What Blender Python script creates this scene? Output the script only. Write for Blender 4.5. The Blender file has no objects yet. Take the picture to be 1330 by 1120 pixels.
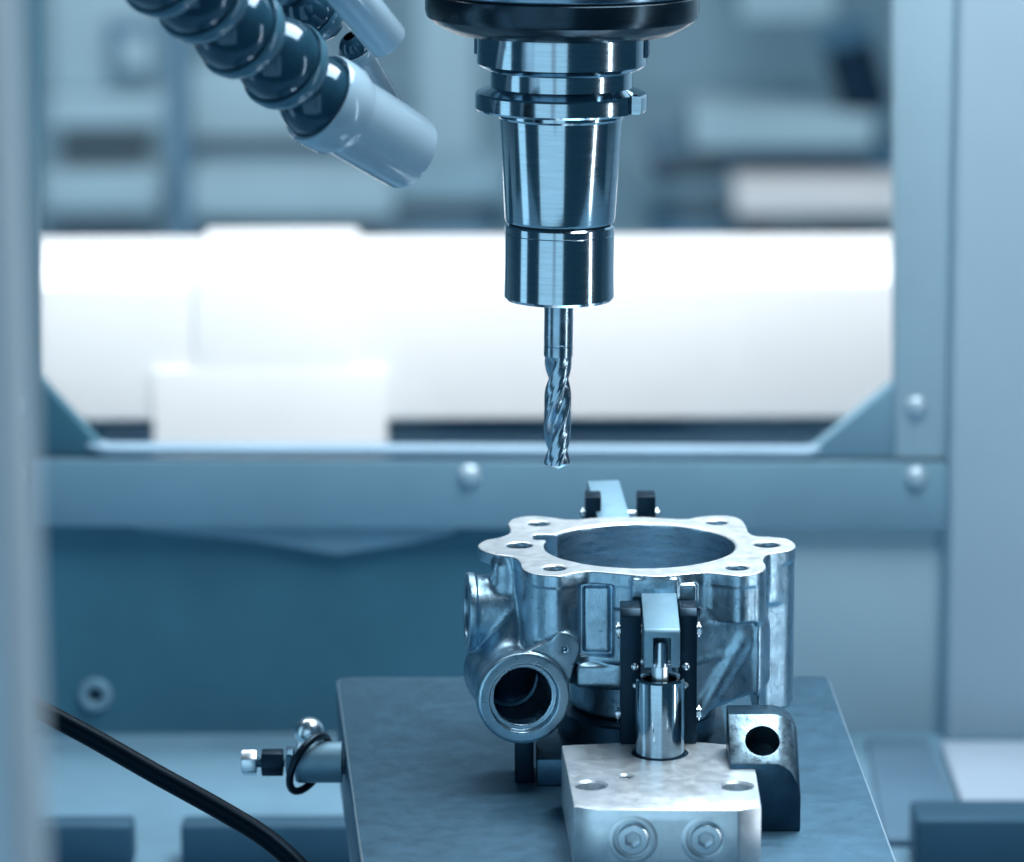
import bpy, bmesh, math, random
import numpy as np
from mathutils import Vector, Matrix
random.seed(4); np.random.seed(4)
S = 0.001                                   # everything below is written in millimetres
scene = bpy.context.scene
col = scene.collection

# ------------------------------------------------------------------ camera
FPX = 5000.0; PITCH = math.radians(11.9); ROLL = math.radians(0.25)
CAM = Vector((0.0, -1402.2, 295.5))
_r, _f, _u = Vector((1, 0, 0)), Vector((0, math.cos(PITCH), -math.sin(PITCH))), Vector((0, math.sin(PITCH), math.cos(PITCH)))
R_ = _r * math.cos(ROLL) - _u * math.sin(ROLL)
U_ = _u * math.cos(ROLL) + _r * math.sin(ROLL)
cd = bpy.data.cameras.new('camera'); cam = bpy.data.objects.new('camera', cd); col.objects.link(cam)
cd.sensor_width = 36.0; cd.lens = 36.0 * FPX / 1330.0
cd.clip_start = 0.05; cd.clip_end = 60
rot = Matrix((R_, U_, -_f)).transposed().to_4x4()
cam.matrix_world = Matrix.Translation(CAM * S) @ rot
cd.dof.use_dof = True; cd.dof.focus_distance = 1.395; cd.dof.aperture_fstop = cd.lens / 15.0
cd.dof.aperture_blades = 0
scene.camera = cam

def ray(px, py):
    return _f + R_ * ((px - 665.0) / FPX) - U_ * ((py - 560.0) / FPX)
def atY(px, py, y):                         # picture point on the upright plane at depth y
    d = ray(px, py); return CAM + d * ((y - CAM.y) / d.y)
def atZ(px, py, z):                         # picture point on the level plane at height z
    d = ray(px, py); return CAM + d * ((z - CAM.z) / d.z)

# ------------------------------------------------------------------ world, lamps, exposure
w = bpy.data.worlds.new('World'); scene.world = w; w.use_nodes = True
bg = w.node_tree.nodes['Background']; bg.inputs[0].default_value = (0.07, 0.25, 0.42, 1); bg.inputs[1].default_value = 0.22
def area(name, loc, target, sx, sy, power, colr=(0.9, 0.96, 1.0)):
    l = bpy.data.lights.new(name, 'AREA'); l.shape = 'RECTANGLE'; l.size = sx * S; l.size_y = sy * S; l.energy = power; l.color = colr
    o = bpy.data.objects.new(name, l); col.objects.link(o)
    o.location = Vector(loc) * S
    o.rotation_euler = (Vector(target) - Vector(loc)).to_track_quat('-Z', 'Y').to_euler()
    o['kind'] = 'helper'
    return o
area('work_lamp_overhead', (260, 40, 760), (60, 20, -60), 520, 380, 13.0, (0.90, 0.97, 1.0))
area('strip_lamp_right', (650, -270, -60), (0, 0, -40), 30, 620, 1.1, (0.95, 0.98, 1.0))
area('workshop_light_front', (-560, -1720, -150), (0, 0, -150), 1700, 2000, 12.5, (0.52, 0.81, 1.0))
area('strip_lamp_left', (-620, -120, 0), (0, 0, 0), 180, 600, 0.5, (0.5, 0.8, 1.0))
area('hall_lamp_high', (0, 1900, 2700), (0, 4200, 0), 3600, 2000, 210, (0.95, 0.98, 1.0))
area('hall_fill_near', (0, 575, 300), (0, 900, 20), 1100, 150, 7.6, (1, 1, 1))  # added fill light, kept out of view, whitens the table fronts
vs = scene.view_settings
vs.view_transform = 'Standard'; vs.look = 'None'; vs.exposure = 0.0; vs.gamma = 1.0; vs.use_curve_mapping = False
scene.cycles.use_denoising = True
scene.cycles.max_bounces = 8
scene.cycles.caustics_reflective = False; scene.cycles.caustics_refractive = False
scene.cycles.sample_clamp_indirect = 4.0

# ------------------------------------------------------------------ materials
def lin(c): return tuple(((v / 255) / 12.92 if v / 255 <= 0.04045 else ((v / 255 + 0.055) / 1.055) ** 2.4) for v in c)
STOPS = [(0.0, (2, 12, 24)), (0.12, (14, 40, 62)), (0.3, (45, 88, 116)), (0.5, (92, 140, 170)), (0.75, (165, 195, 215)), (1.0, (240, 246, 250))]
def tone(t):
    for (a, ca), (b, cb) in zip(STOPS, STOPS[1:]):
        if t <= b:
            k = (t - a) / (b - a); return lin([ca[i] + (cb[i] - ca[i]) * k for i in range(3)])
    return lin(STOPS[-1][1])
M = {}
def grey(t, k=0.3, g=(1, 1, 1)):
    c = tone(t); y = 0.25 * c[0] + 0.6 * c[1] + 0.15 * c[2]; return tuple((v + (y - v) * k) * q for v, q in zip(c, g))
def mat(name, base, rough=0.5, metal=0.0, var=0.0, vscale=40.0, bump=0.0, bscale=300.0, stretch=(1, 1, 1), rvar=0.0, spec=0.5, trans=0.0, aniso=0.0, coat=0.0, spots=0.0):
    m = bpy.data.materials.new(name); m.use_nodes = True
    nt = m.node_tree; N = nt.nodes; L = nt.links
    p = N['Principled BSDF']
    b = grey(base) if not isinstance(base, tuple) else base
    p.inputs['Base Color'].default_value = (*b, 1)
    p.inputs['Roughness'].default_value = rough; p.inputs['Metallic'].default_value = metal
    p.inputs['Specular IOR Level'].default_value = spec
    if metal < 0.5: p.inputs['Specular Tint'].default_value = (0.32, 0.66, 1.0, 1)
    p.inputs['Transmission Weight'].default_value = trans
    p.inputs['Anisotropic'].default_value = aniso
    p.inputs['Coat Weight'].default_value = coat
    tc = N.new('ShaderNodeTexCoord'); mp = N.new('ShaderNodeMapping'); mp.inputs['Scale'].default_value = stretch
    L.new(tc.outputs['Object'], mp.inputs['Vector'])
    def noise(sc, det=4.0, rg=0.6):
        n = N.new('ShaderNodeTexNoise'); n.inputs['Scale'].default_value = sc; n.inputs['Detail'].default_value = det; n.inputs['Roughness'].default_value = rg
        L.new(mp.outputs[0], n.inputs['Vector']); return n
    n1 = noise(vscale)
    if var > 0:
        r = N.new('ShaderNodeMapRange'); r.inputs[1].default_value = 0.3; r.inputs[2].default_value = 0.7; r.inputs[3].default_value = 1 - var; r.inputs[4].default_value = 1 + var
        L.new(n1.outputs['Fac'], r.inputs[0])
        mx = N.new('ShaderNodeVectorMath'); mx.operation = 'SCALE'; mx.inputs[0].default_value = b
        L.new(r.outputs[0], mx.inputs['Scale'])
        if spots > 0:
            n3 = noise(vscale * 6, 3, 0.5)
            r3 = N.new('ShaderNodeMapRange'); r3.inputs[1].default_value = 0.60; r3.inputs[2].default_value = 0.68; r3.inputs[3].default_value = 1; r3.inputs[4].default_value = 1 - spots
            L.new(n3.outputs['Fac'], r3.inputs[0])
            m3 = N.new('ShaderNodeVectorMath'); m3.operation = 'SCALE'; L.new(mx.outputs[0], m3.inputs[0]); L.new(r3.outputs[0], m3.inputs['Scale'])
            mx = m3
        L.new(mx.outputs[0], p.inputs['Base Color'])
    if rvar > 0:
        n2 = noise(vscale * 2.3)
        r = N.new('ShaderNodeMapRange'); r.inputs[1].default_value = 0.3; r.inputs[2].default_value = 0.7; r.inputs[3].default_value = max(0.02, rough - rvar); r.inputs[4].default_value = rough + rvar
        L.new(n2.outputs['Fac'], r.inputs[0]); L.new(r.outputs[0], p.inputs['Roughness'])
    if bump > 0:
        n = noise(bscale, 3.0)
        bp = N.new('ShaderNodeBump'); bp.inputs['Strength'].default_value = bump; bp.inputs['Distance'].default_value = 0.0004
        L.new(n.outputs['Fac'], bp.inputs['Height']); L.new(bp.outputs[0], p.inputs['Normal'])
    M[name] = m
    return m
STEEL = (0.40, 0.52, 0.60)
mat('ground_steel', STEEL, 0.12, 1, 0.08, 60, 0.015, 260, (1, 1, 14), 0.03)
mat('spindle_steel', (0.16, 0.26, 0.35), 0.26, 1, 0.12, 50, 0.05, 200, (1, 1, 14), 0.06)
mat('blackened_steel', (0.012, 0.032, 0.05), 0.22, 0.7, 0.15, 60, 0.04, 300, (1, 1, 10), 0.05)
mat('drill_steel', (0.30, 0.42, 0.52), 0.24, 1, 0.2, 120, 0.06, 500, rvar=0.06)
mat('cast_aluminium', (0.32, 0.49, 0.61), 0.36, 1, 0.24, 70, 0.28, 520, rvar=0.09, spots=0.25)
mat('machined_aluminium', (0.83, 0.90, 0.95), 0.40, 0.75, 0.07, 110, 0.08, 900, rvar=0.06, spots=0.05)
mat('bored_aluminium', (0.42, 0.58, 0.69), 0.30, 1, 0.22, 60, 0.15, 260, (1, 1, 6), 0.08, spots=0.2)
mat('port_face', (0.34, 0.52, 0.64), 0.30, 1, 0.10, 80, 0.05, 500, rvar=0.05)
mat('block_aluminium', (0.74, 0.84, 0.91), 0.36, 0.8, 0.06, 90, 0.05, 900, rvar=0.06)
mat('plate_steel', (0.056, 0.14, 0.215), 0.46, 0.7, 0.15, 55, 0.14, 500, rvar=0.08, spots=0.12)
mat('black_oxide', (0.001, 0.008, 0.017), 0.4, 0.0, 0.2, 100, 0.08, 600, rvar=0.06)
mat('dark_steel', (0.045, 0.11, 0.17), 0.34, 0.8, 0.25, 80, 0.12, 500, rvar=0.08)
mat('arm_steel', (0.16, 0.30, 0.40), 0.5, 0.65, 0.08, 100, 0.05, 800, rvar=0.06)
mat('bolt_pale', (0.45, 0.58, 0.67), 0.42, 0.5, 0.06, 60)
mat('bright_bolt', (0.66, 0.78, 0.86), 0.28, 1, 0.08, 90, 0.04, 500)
mat('mottled_steel', (0.22, 0.34, 0.43), 0.34, 0.9, 0.45, 140, 0.25, 420, rvar=0.1, spots=0.4)
mat('socket_dark', (0.012, 0.026, 0.038), 0.6)
mat('black_rubber', (0.004, 0.007, 0.012), 0.30, 0, 0.2, 60, 0.06, 700)
mat('cable_black', (0.001, 0.004, 0.008), 0.38, 0, 0.2, 60, 0.03, 500, spec=0.1)
mat('hose_dark', (0.012, 0.045, 0.075), 0.16, 0, 0.35, 60, 0.05, 300, coat=0.4)
mat('hose_collar', (0.07, 0.19, 0.28), 0.2, 0, 0.12, 60, 0.03, 300, coat=0.3, trans=0.3)
mat('nozzle_plastic', (0.30, 0.44, 0.55), 0.20, 0, 0.05, 40, 0.02, 300, coat=0.4, trans=0.0)
mat('panel_lower', grey(0.33, .3, (.82, 1.2, 1.12)), 0.5, 0, 0.14, 9, 0.04, 200, rvar=0.06)
mat('frame_paint', grey(0.48, .3, (1.25, 1.25, 1.16)), 0.45, 0, 0.07, 14, 0.03, 200)
mat('frame_dark', grey(0.34, .3, (.8, 1.1, 1.0)), 0.5, 0, 0.14, 14, 0.03, 200)
mat('panel_pale', grey(0.66, .3, (1.35, 1.25, 1.18)), 0.5, 0, 0.04, 8, 0.03, 200)
mat('panel_right', grey(0.60, .3, (1.38, 1.3, 1.18)), 0.5, 0, 0.06, 9, 0.03, 200)
mat('rubber_seal', 0.60, 0.5, 0, 0.08, 20)
mat('tray_paint', grey(0.52, .3, (.9, 1, 1.0)), 0.5, 0, 0.12, 14, 0.05, 200)
mat('tray_mid', grey(0.42, .3), 0.5, 0, 0.1, 14)
mat('tray_dark', grey(0.28, .3, (.8, 1, 1)), 0.5, 0, 0.12, 14, 0.05, 200)
mat('white_paint', (0.82, 0.825, 0.83), 0.5, 0, 0.03, 8)
mat('tray_white', (0.36, 0.45, 0.55), 0.5, 0, 0.05, 8)
mat('hall_pale', grey(0.72, .1, (1, 1.02, .95)), 0.6, 0, 0.1, 4)
mat('hall_mid', grey(0.63, .1, (1, 1.02, .95)), 0.6, 0, 0.14, 4)
mat('hall_blue', grey(0.38, .1), 0.6, 0, 0.2, 4)
mat('hall_dark', grey(0.08, .1), 0.5, 0, 0.2, 4)
mat('door_edge', grey(0.86, .1), 0.5, 0, 0.05, 8)
# clear polycarbonate: passes most light, keeps a weak reflection
m = bpy.data.materials.new('pane_clear'); m.use_nodes = True; nt = m.node_tree; nt.nodes.clear()
o_ = nt.nodes.new('ShaderNodeOutputMaterial'); t_ = nt.nodes.new('ShaderNodeBsdfTransparent'); g_ = nt.nodes.new('ShaderNodeBsdfGlossy'); x_ = nt.nodes.new('ShaderNodeMixShader')
t_.inputs[0].default_value = (0.965, 0.97, 0.975, 1); g_.inputs['Roughness'].default_value = 0.08; x_.inputs[0].default_value = 0.05
nt.links.new(t_.outputs[0], x_.inputs[1]); nt.links.new(g_.outputs[0], x_.inputs[2]); nt.links.new(x_.outputs[0], o_.inputs[0])
M['pane_clear'] = m

# ------------------------------------------------------------------ helpers
def tag(o, label=None, cat=None, group=None, kind=None):
    if label: o['label'] = label
    if cat: o['category'] = cat
    if group: o['group'] = group
    if kind: o['kind'] = kind
    return o
def empty(name, loc=(0, 0, 0), rot=None):
    o = bpy.data.objects.new(name, None); col.objects.link(o); o.location = Vector(loc) * S
    o.empty_display_size = 0.01
    if rot: o.rotation_euler = rot
    return o
def link(name, me, material, parent=None, loc=None, rot=None, sharp=35):
    if material:
        me.materials.append(M[material])
    for p in me.polygons: p.use_smooth = True
    me.set_sharp_from_angle(angle=math.radians(sharp))
    o = bpy.data.objects.new(name, me); col.objects.link(o)
    if parent: o.parent = parent
    if loc is not None: o.location = Vector(loc) * S
    if rot is not None: o.rotation_euler = rot
    return o
def fin(name, bm, material, parent=None, loc=None, rot=None, bevel=0.0, seg=2, sharp=35):
    bmesh.ops.recalc_face_normals(bm, faces=bm.faces)
    if bevel > 0:
        ed = [e for e in bm.edges if len(e.link_faces) == 2 and e.calc_face_angle(0) > math.radians(28)]
        bmesh.ops.bevel(bm, geom=ed, offset=bevel, segments=seg, profile=0.5, affect='EDGES', clamp_overlap=True)
        bmesh.ops.recalc_face_normals(bm, faces=bm.faces)
    bmesh.ops.scale(bm, vec=(S, S, S), verts=bm.verts)
    me = bpy.data.meshes.new(name); bm.to_mesh(me); bm.free()
    return link(name, me, material, parent, loc, rot, sharp)
def box(bm, x0, x1, y0, y1, z0, z1):
    v = [bm.verts.new(p) for p in ((x0, y0, z0), (x1, y0, z0), (x1, y1, z0), (x0, y1, z0), (x0, y0, z1), (x1, y0, z1), (x1, y1, z1), (x0, y1, z1))]
    for f in ((0, 3, 2, 1), (4, 5, 6, 7), (0, 1, 5, 4), (1, 2, 6, 5), (2, 3, 7, 6), (3, 0, 4, 7)): bm.faces.new([v[i] for i in f])
def boxo(name, x0, x1, y0, y1, z0, z1, material, parent=None, bevel=0.6, seg=2, **k):
    bm = bmesh.new(); box(bm, x0, x1, y0, y1, z0, z1); return fin(name, bm, material, parent, bevel=bevel, seg=seg, **k)
def prism(bm, pts, h0, h1, axis='Z'):        # pts in the two other axes
    def P(a, b, h): return {'Z': (a, b, h), 'Y': (a, h, b), 'X': (h, a, b)}[axis]
    lo = [bm.verts.new(P(a, b, h0)) for a, b in pts]; hi = [bm.verts.new(P(a, b, h1)) for a, b in pts]
    n = len(pts); bm.faces.new(lo); bm.faces.new(hi)
    for i in range(n): bm.faces.new((lo[i], lo[(i + 1) % n], hi[(i + 1) % n], hi[i]))
def lathe(bm, prof, n=96, closed=False, mask=None):
    """prof: (r, z) list about the z axis. mask(a, r, z) may return another radius."""
    rings = []
    for r, z in prof:
        if r < 1e-6: rings.append([bm.verts.new((0, 0, z))]); continue
        rg = []
        for i in range(n):
            a = 2 * math.pi * i / n
            rr = mask(a, r, z) if mask else r
            rg.append(bm.verts.new((rr * math.sin(a), -rr * math.cos(a), z)))
        rings.append(rg)
    pairs = list(zip(rings, rings[1:])) + ([(rings[-1], rings[0])] if closed else [])
    for A, B in pairs:
        for i in range(n):
            j = (i + 1) % n
            if len(A) == 1 and len(B) == 1: break
            if len(A) == 1: bm.faces.new((A[0], B[i], B[j]))
            elif len(B) == 1: bm.faces.new((A[i], A[j], B[0]))
            else: bm.faces.new((A[i], A[j], B[j], B[i]))
def latheo(name, prof, material, parent=None, n=96, loc=None, rot=None, sharp=30, closed=False, mask=None):
    bm = bmesh.new(); lathe(bm, prof, n, closed, mask); return fin(name, bm, material, parent, loc, rot, sharp=sharp)
def spline(pts, k=14):
    P = [Vector(p) for p in pts]; P = [P[0] * 2 - P[1]] + P + [P[-1] * 2 - P[-2]]; out = []
    for i in range(1, len(P) - 2):
        for j in range(k):
            t = j / k; a, b, c, d = P[i - 1], P[i], P[i + 1], P[i + 2]
            out.append(0.5 * (2 * b + (c - a) * t + (2 * a - 5 * b + 4 * c - d) * t * t + (3 * b - a - 3 * c + d) * t ** 3))
    out.append(P[-2]); return out
def tube(bm, path, r, n=20, caps=True):
    path = [Vector(p) for p in path]; rings = []; ref = Vector((0.13, 0.2, 1)).normalized()
    for i, p in enumerate(path):
        t = (path[min(i + 1, len(path) - 1)] - path[max(i - 1, 0)]).normalized()
        a = t.cross(ref).normalized(); b = a.cross(t)
        rr = r[i] if isinstance(r, (list, tuple)) else r
        rings.append([bm.verts.new(p + (a * math.cos(q) + b * math.sin(q)) * rr) for q in [2 * math.pi * k / n for k in range(n)]])
    for A, B in zip(rings, rings[1:]):
        for i in range(n): bm.faces.new((A[i], A[(i + 1) % n], B[(i + 1) % n], B[i]))
    if caps: bm.faces.new(rings[0]); bm.faces.new(rings[-1])
def aim(d):                                  # rotation taking +z to direction d
    return Vector(d).to_track_quat('Z', 'Y').to_euler()
def hexpts(r, a0=0): return [(r * math.cos(a0 + i * math.pi / 3), r * math.sin(a0 + i * math.pi / 3)) for i in range(6)]
def dome_bolt(parent, p, r, h, direction, material='bright_bolt', name='bolt'):
    prof = [(0, h), (r * .45, h * .94), (r * .8, h * .68), (r * .97, h * .3), (r, 0), (r, -h * .4), (0, -h * .4)]
    o = latheo(name, prof, material, parent, 28, loc=p, rot=aim(direction)); return o
def cap_screw(parent, p, r, h, direction, material='bright_bolt', name='cap_screw'):
    """socket head screw: rim with a hexagonal recess"""
    bm = bmesh.new(); n = 48; ri = r * .52
    A = [2 * math.pi * i / n for i in range(n)]
    def hexr(a):
        q = (a + math.pi / 6) % (math.pi / 3) - math.pi / 6
        return ri * math.cos(math.pi / 6) / math.cos(q)
    rows = [[(r, -h), (r, h - .35), (r - .35, h)]]
    rg = []
    for rr, z in ((r, -h), (r, h - .4), (r - .4, h)): rg.append([bm.verts.new((rr * math.cos(a), rr * math.sin(a), z)) for a in A])
    for k, z in ((1.12, h), (1.0, h - .35), (1.0, h - r * .75)): rg.append([bm.verts.new((hexr(a) * k * math.cos(a), hexr(a) * k * math.sin(a), z)) for a in A])
    for X, Y in zip(rg, rg[1:]):
        for i in range(n): bm.faces.new((X[i], X[(i + 1) % n], Y[(i + 1) % n], Y[i]))
    bm.faces.new(rg[-1]); bm.faces.new(rg[0])
    return fin(name, bm, material, parent, p, aim(direction))

# ------------------------------------------------------------------ the setting: back of the machining chamber
YW = 500.0; ZF = -264.0
def XZ(px, py, y): p = atY(px, py, y); return p.x, p.z
xl = atY(50, 470, YW).x; xr = atY(1160, 470, YW).x; zs = XZ(600, 588, YW)[1]
# lower wall
bm = bmesh.new(); box(bm, -900, 900, YW, YW + 8, ZF, XZ(600, 600, YW)[1])
tag(fin('rear_wall', bm, 'panel_lower'), kind='structure')
xs = XZ(870, 800, YW - 3)[0]
bm = bmesh.new(); box(bm, xs, 899, YW - 3, YW - .4, ZF, XZ(870, 640, YW)[1])
tag(fin('rear_wall_panel', bm, 'panel_right', bevel=.6), kind='structure')
# wall right of the window: bent steel panel standing 16 mm proud
x1 = XZ(1240, 500, YW - 16)[0]
bm = bmesh.new(); prism(bm, [(x1, YW - 16), (x1 - 3, YW - 10), (x1 - 3, YW), (900, YW), (900, YW - 16)], ZF, 560, 'Z')
tag(fin('side_panel', bm, 'panel_pale', bevel=1.5), 'tall pale painted panel beside the window frame', kind='structure')
# chamber floor
bm = bmesh.new(); box(bm, -900, 900, -400, YW - .5, ZF - 12, ZF)
tag(fin('tray_floor', bm, 'tray_paint'), kind='structure')

# window frame with seal, pane and bolts
F = tag(empty('window_frame', (0, YW, zs)), 'blue grey steel window frame bolted to the back of the chamber', 'window frame')
def fpart(name, px, material, y0, y1, bevel=1.0, ref=YW):
    pts = [XZ(a, b, ref) for a, b in px]
    bm = bmesh.new(); prism(bm, [(x, z - zs) for x, z in pts], y0 - YW, y1 - YW, 'Y')
    return fin(name, bm, material, F, bevel=bevel)
fpart('bottom_rail', [(40, 592), (1226, 596), (1226, 684), (40, 678)], 'frame_paint', YW - 11, YW - 0.3)
fpart('right_stile', [(1160, -260), (1242, -260), (1242, 591), (1160, 591)], 'panel_right', YW - 8, YW + 8, ref=YW)
fpart('left_stile', [(-220, -260), (50, -260), (50, 588), (-220, 588)], 'frame_dark', YW - 8, YW + 8)
fpart('corner_gusset', [(50.5, 488), (140, 585), (140, 588.5), (50.5, 588)], 'frame_dark', YW - 6, YW + 7)
fpart('corner_gusset', [(1159.5, 496), (1159.5, 591), (1045, 591), (1045, 589)], 'frame_paint', YW - 6, YW + 7)
fpart('seal', [(118, 572), (142, 577), (1048, 581), (1062, 577), (1066, 580), (1050, 591.5), (138, 587.5), (112, 576)], 'rubber_seal', YW - 9, YW + 6, 1.5)
fpart('rail_shadow_plate', [(150, 676.5), (600, 680), (585, 690), (540, 701), (440, 717), (330, 699), (190, 686)], 'frame_paint', YW - 6, YW - 0.6, .5)  # added plate, cut to the outline of the wavy shadow under the rail
pz0 = XZ(600, 592, YW)[1]
boxo('pane', xl - 10, xr + 10, 9, 13, pz0 - zs, 560 - zs, 'pane_clear', F, bevel=0)
for a, b, y in ((610, 618, YW - 11), (1190, 528, YW - 8), (1190, 620, YW - 11), (14, 527, YW - 8), (14, 617, YW - 11.)):
    x, z = XZ(a, b, y); dome_bolt(F, (x, y - YW, z - zs), 5.6, 3.6, (0, -1, 0), 'bolt_pale')
x, z = XZ(124, 902, YW)
g = tag(empty('wall_grommet', (x, YW, z)), 'round grommet with a dark hole low on the rear wall', 'grommet')
latheo('ring', [(4, -2), (4, 2), (5, 3), (7.5, 3), (8.5, 2), (8.5, -2)], 'frame_paint', g, 40, rot=aim((0, -1, 0)), closed=True)
latheo('hole', [(0, 1.0), (4.2, 1.0), (4.2, -1), (0, -1)], 'socket_dark', g, 32, rot=aim((0, -1, 0)))

# things on the chamber floor
def floor_box(name, px, ytop, label, material, cat, group=None):
    """px: x0, x1, y of the front top edge; front face at depth ytop"""
    x0, z = XZ(px[0], px[2], ytop); x1_, _ = XZ(px[1], px[2], ytop)
    o = boxo(name, x0, x1_, ytop, ytop + px[3], ZF + .3, z, material, bevel=2.5, seg=3)
    return tag(o, label, cat, group)
floor_box('table_block', (28, 172, 1072, 16), 285, 'dark blue steel block standing left of the looping cable', 'tray_dark', 'block')
floor_box('table_block', (234, 470, 1072, 16), 285, 'dark blue steel block passing behind the end of the cable', 'tray_dark', 'block')
floor_box('table_block', (1190, 1480, 1064, 30), 270, 'wide dark blue steel block in front of the white tray', 'tray_dark', 'block')
def floor_slab(name, quad, z0, z1, material, label, cat):
    bm = bmesh.new(); pts = [atZ(a, b, z1) for a, b in quad]; prism(bm, [(p.x, p.y) for p in pts], z0, z1, 'Z')
    return tag(fin(name, bm, material, bevel=1.2), label, cat)
floor_slab('white_tray', [(1222, 962), (1500, 962), (1560, 1075), (1262, 1075)], ZF + .3, ZF + 6, 'tray_white', 'flat white tray lying on the chamber floor', 'tray')
floor_slab('floor_plate', [(1125, 957), (1205, 957), (1262, 1090), (1150, 1090)], ZF + .3, ZF + 4, 'tray_mid', 'blue grey plate lying beside the white tray', 'plate')

# ------------------------------------------------------------------ beyond the window
YB = 900.0
def hall_box(name, px, y, depth, material, label, cat, bevel=6, parent=None, z_to=None):
    x0, z1 = XZ(px[0], px[1], y); x1_, z0 = XZ(px[2], px[3], y)
    if z_to is not None: z0 = z_to
    o = boxo(name, x0, x1_, y, y + depth, z0, z1, material, parent, bevel=bevel, seg=3)
    return tag(o, label, cat) if label else o
hall_floor = -760.0
bm = bmesh.new(); box(bm, -5200, 5200, YW + 60, 7600, hall_floor - 20, hall_floor); tag(fin('hall_floor', bm, 'hall_mid'), kind='structure')
bm = bmesh.new(); box(bm, -5200, 5200, 7500, 7600, hall_floor, 4200); tag(fin('hall_wall', bm, 'hall_mid'), kind='structure')
B = tag(empty('white_machine_table', (0, YB, 0)), 'long white machine table with a wider block across its middle', 'machine table')
def bpart(name, prof_px, y, xpx, material='white_paint', bevel=3):
    pass
def wbar(name, x0px, x1px, ytop, ybot, y, depth, bev, slope):
    xa, zt = XZ(x0px, ytop, y); xb, zb = XZ(x1px, ybot, y)
    bm = bmesh.new()
    prism(bm, [(y - YB, zb), (y - YB, zt - slope), (y - YB + slope * 1.2, zt), (y - YB + depth, zt), (y - YB + depth, zb)], xa, xb, 'X')
    return fin(name, bm, 'white_paint', B, bevel=bev, seg=3)
wbar('beam', -60, 1400, 348, 543, YB, 120, 3, 12)
wbar('middle_block', 247, 461, 336, 600, YB - 3, 123, 4, 10)
wbar('foot', 198, 503, 482, 640, YB - 3.6, 15, .3, .1)
zb = XZ(600, 660, YB)[1]
wbar('base', -60, 1400, 560, 640, YB + 60, 60, 3, 2).data.materials[0] = M['hall_blue']
boxo('leg', -150, -60, 10, 90, hall_floor, zb, 'white_paint', B, bevel=4)
boxo('leg', 130, 220, 10, 90, hall_floor, zb, 'white_paint', B, bevel=4)
# machines further back, out of focus
YH = 5200.0
hall_box('dark_post', (212, -120, 246, 345), 4300, 90, 'hall_blue', 'dark blue upright post standing behind the white table', 'post', z_to=hall_floor)
hall_box('cabinet', (62, -90, 208, 118), YH, 400, 'hall_pale', 'pale grey machine cabinet with a dark square opening', 'cabinet', z_to=None)
c_ = bpy.data.objects['cabinet']
x0, z1 = XZ(140, 26, YH); x1_, z0 = XZ(204, 104, YH)
opn = boxo('opening', x0, x1_, YH - 26, YH - 2, z0, z1, 'hall_blue', c_, bevel=4)
x0, z1 = XZ(158, 44, YH); x1_, z0 = XZ(200, 90, YH)
boxo('cover', x0, x1_, YH - 44, YH - 28, z0, z1, 'hall_pale', opn, bevel=4)
hall_box('cabinet_shelf', (62, 126, 214, 166), YH - 60, 420, 'hall_pale', 'pale shelf right under the grey cabinet', 'shelf')
hall_box('dark_drive_box', (78, 168, 180, 216), YH - 20, 300, 'hall_dark', 'black drive box hanging below the pale shelf', 'box')
hall_box('pale_beam', (55, 226, 205, 276), YH - 80, 300, 'hall_pale', 'short pale beam below the black drive box', 'beam')
hall_box('dark_guard', (55, 278, 205, 350), YH + 40, 300, 'hall_blue', 'dark blue guard sheet under the short pale beam', 'guard')
hall_box('pale_cabinet', (246, 92, 430, 180), YH + 200, 260, 'hall_pale', 'pale grey cabinet seen below the dark hose segments', 'cabinet')
hall_box('blue_cabinet', (246, 182, 470, 228), YH + 230, 260, 'hall_blue', 'mid blue cabinet between the pale one and the white rail', 'cabinet')
hall_box('white_rail', (243, 232, 512, 284), YH - 120, 260, 'hall_pale', 'long white rail below the clear nozzle tip', 'rail')
hall_box('blue_skirt', (243, 286, 640, 360), YH + 80, 260, 'hall_blue', 'wide blue skirt below the long white rail', 'skirt')
hall_box('blue_bracket', (500, 222, 660, 262), YH + 60, 260, 'hall_mid', 'blue bracket beside the end of the white rail', 'bracket')
hall_box('pale_column', (540, -120, 620, 205), YH + 300, 300, 'hall_pale', 'pale column rising behind the spindle', 'column')
hall_box('light_head', (960, -60, 1085, 28), YH, 300, 'hall_pale', 'pale machine head above the blurred motor', 'machine head')
p = atY(1112, 95, YH)
mo = tag(empty('motor', p), 'dark rounded motor hanging near the right window edge', 'motor')
latheo('housing', [(0, -72), (34, -70), (43, -56), (43, 40), (34, 58), (20, 68), (0, 70)], 'hall_dark', mo, 40, rot=(math.radians(18), math.radians(-18), 0))
latheo('flange', [(0, 70), (48, 70), (48, 80), (0, 80)], 'hall_blue', mo, 40, rot=(math.radians(18), math.radians(-18), 0))
hall_box('pale_carriage', (900, 148, 1135, 194), YH - 40, 340, 'hall_pale', 'wide pale carriage below the dark motor', 'carriage')
hall_box('dark_slide', (846, 196, 1170, 234), YH + 20, 340, 'hall_blue', 'dark slide between the pale carriage and white bar', 'slide')
hall_box('black_cover', (850, 200, 930, 232), YH - 10, 20, 'hall_dark', 'small black cover at the end of the dark slide', 'cover')
hall_box('white_bar', (955, 240, 1180, 282), YH - 160, 160, 'white_paint', 'short bright white bar across the right of the window', 'bar')
hall_box('pale_stand', (1000, 286, 1075, 360), YH, 200, 'hall_pale', 'pale stand below the short white bar', 'stand')
hall_box('blue_stand', (1075, 286, 1170, 360), YH + 40, 200, 'hall_mid', 'mid blue stand below the end of the white bar', 'stand')
hall_box('leaning_guard', (846, 290, 996, 360), YH + 20, 200, 'hall_blue', 'dark guard plate beside the pale stand', 'guard')

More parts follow.
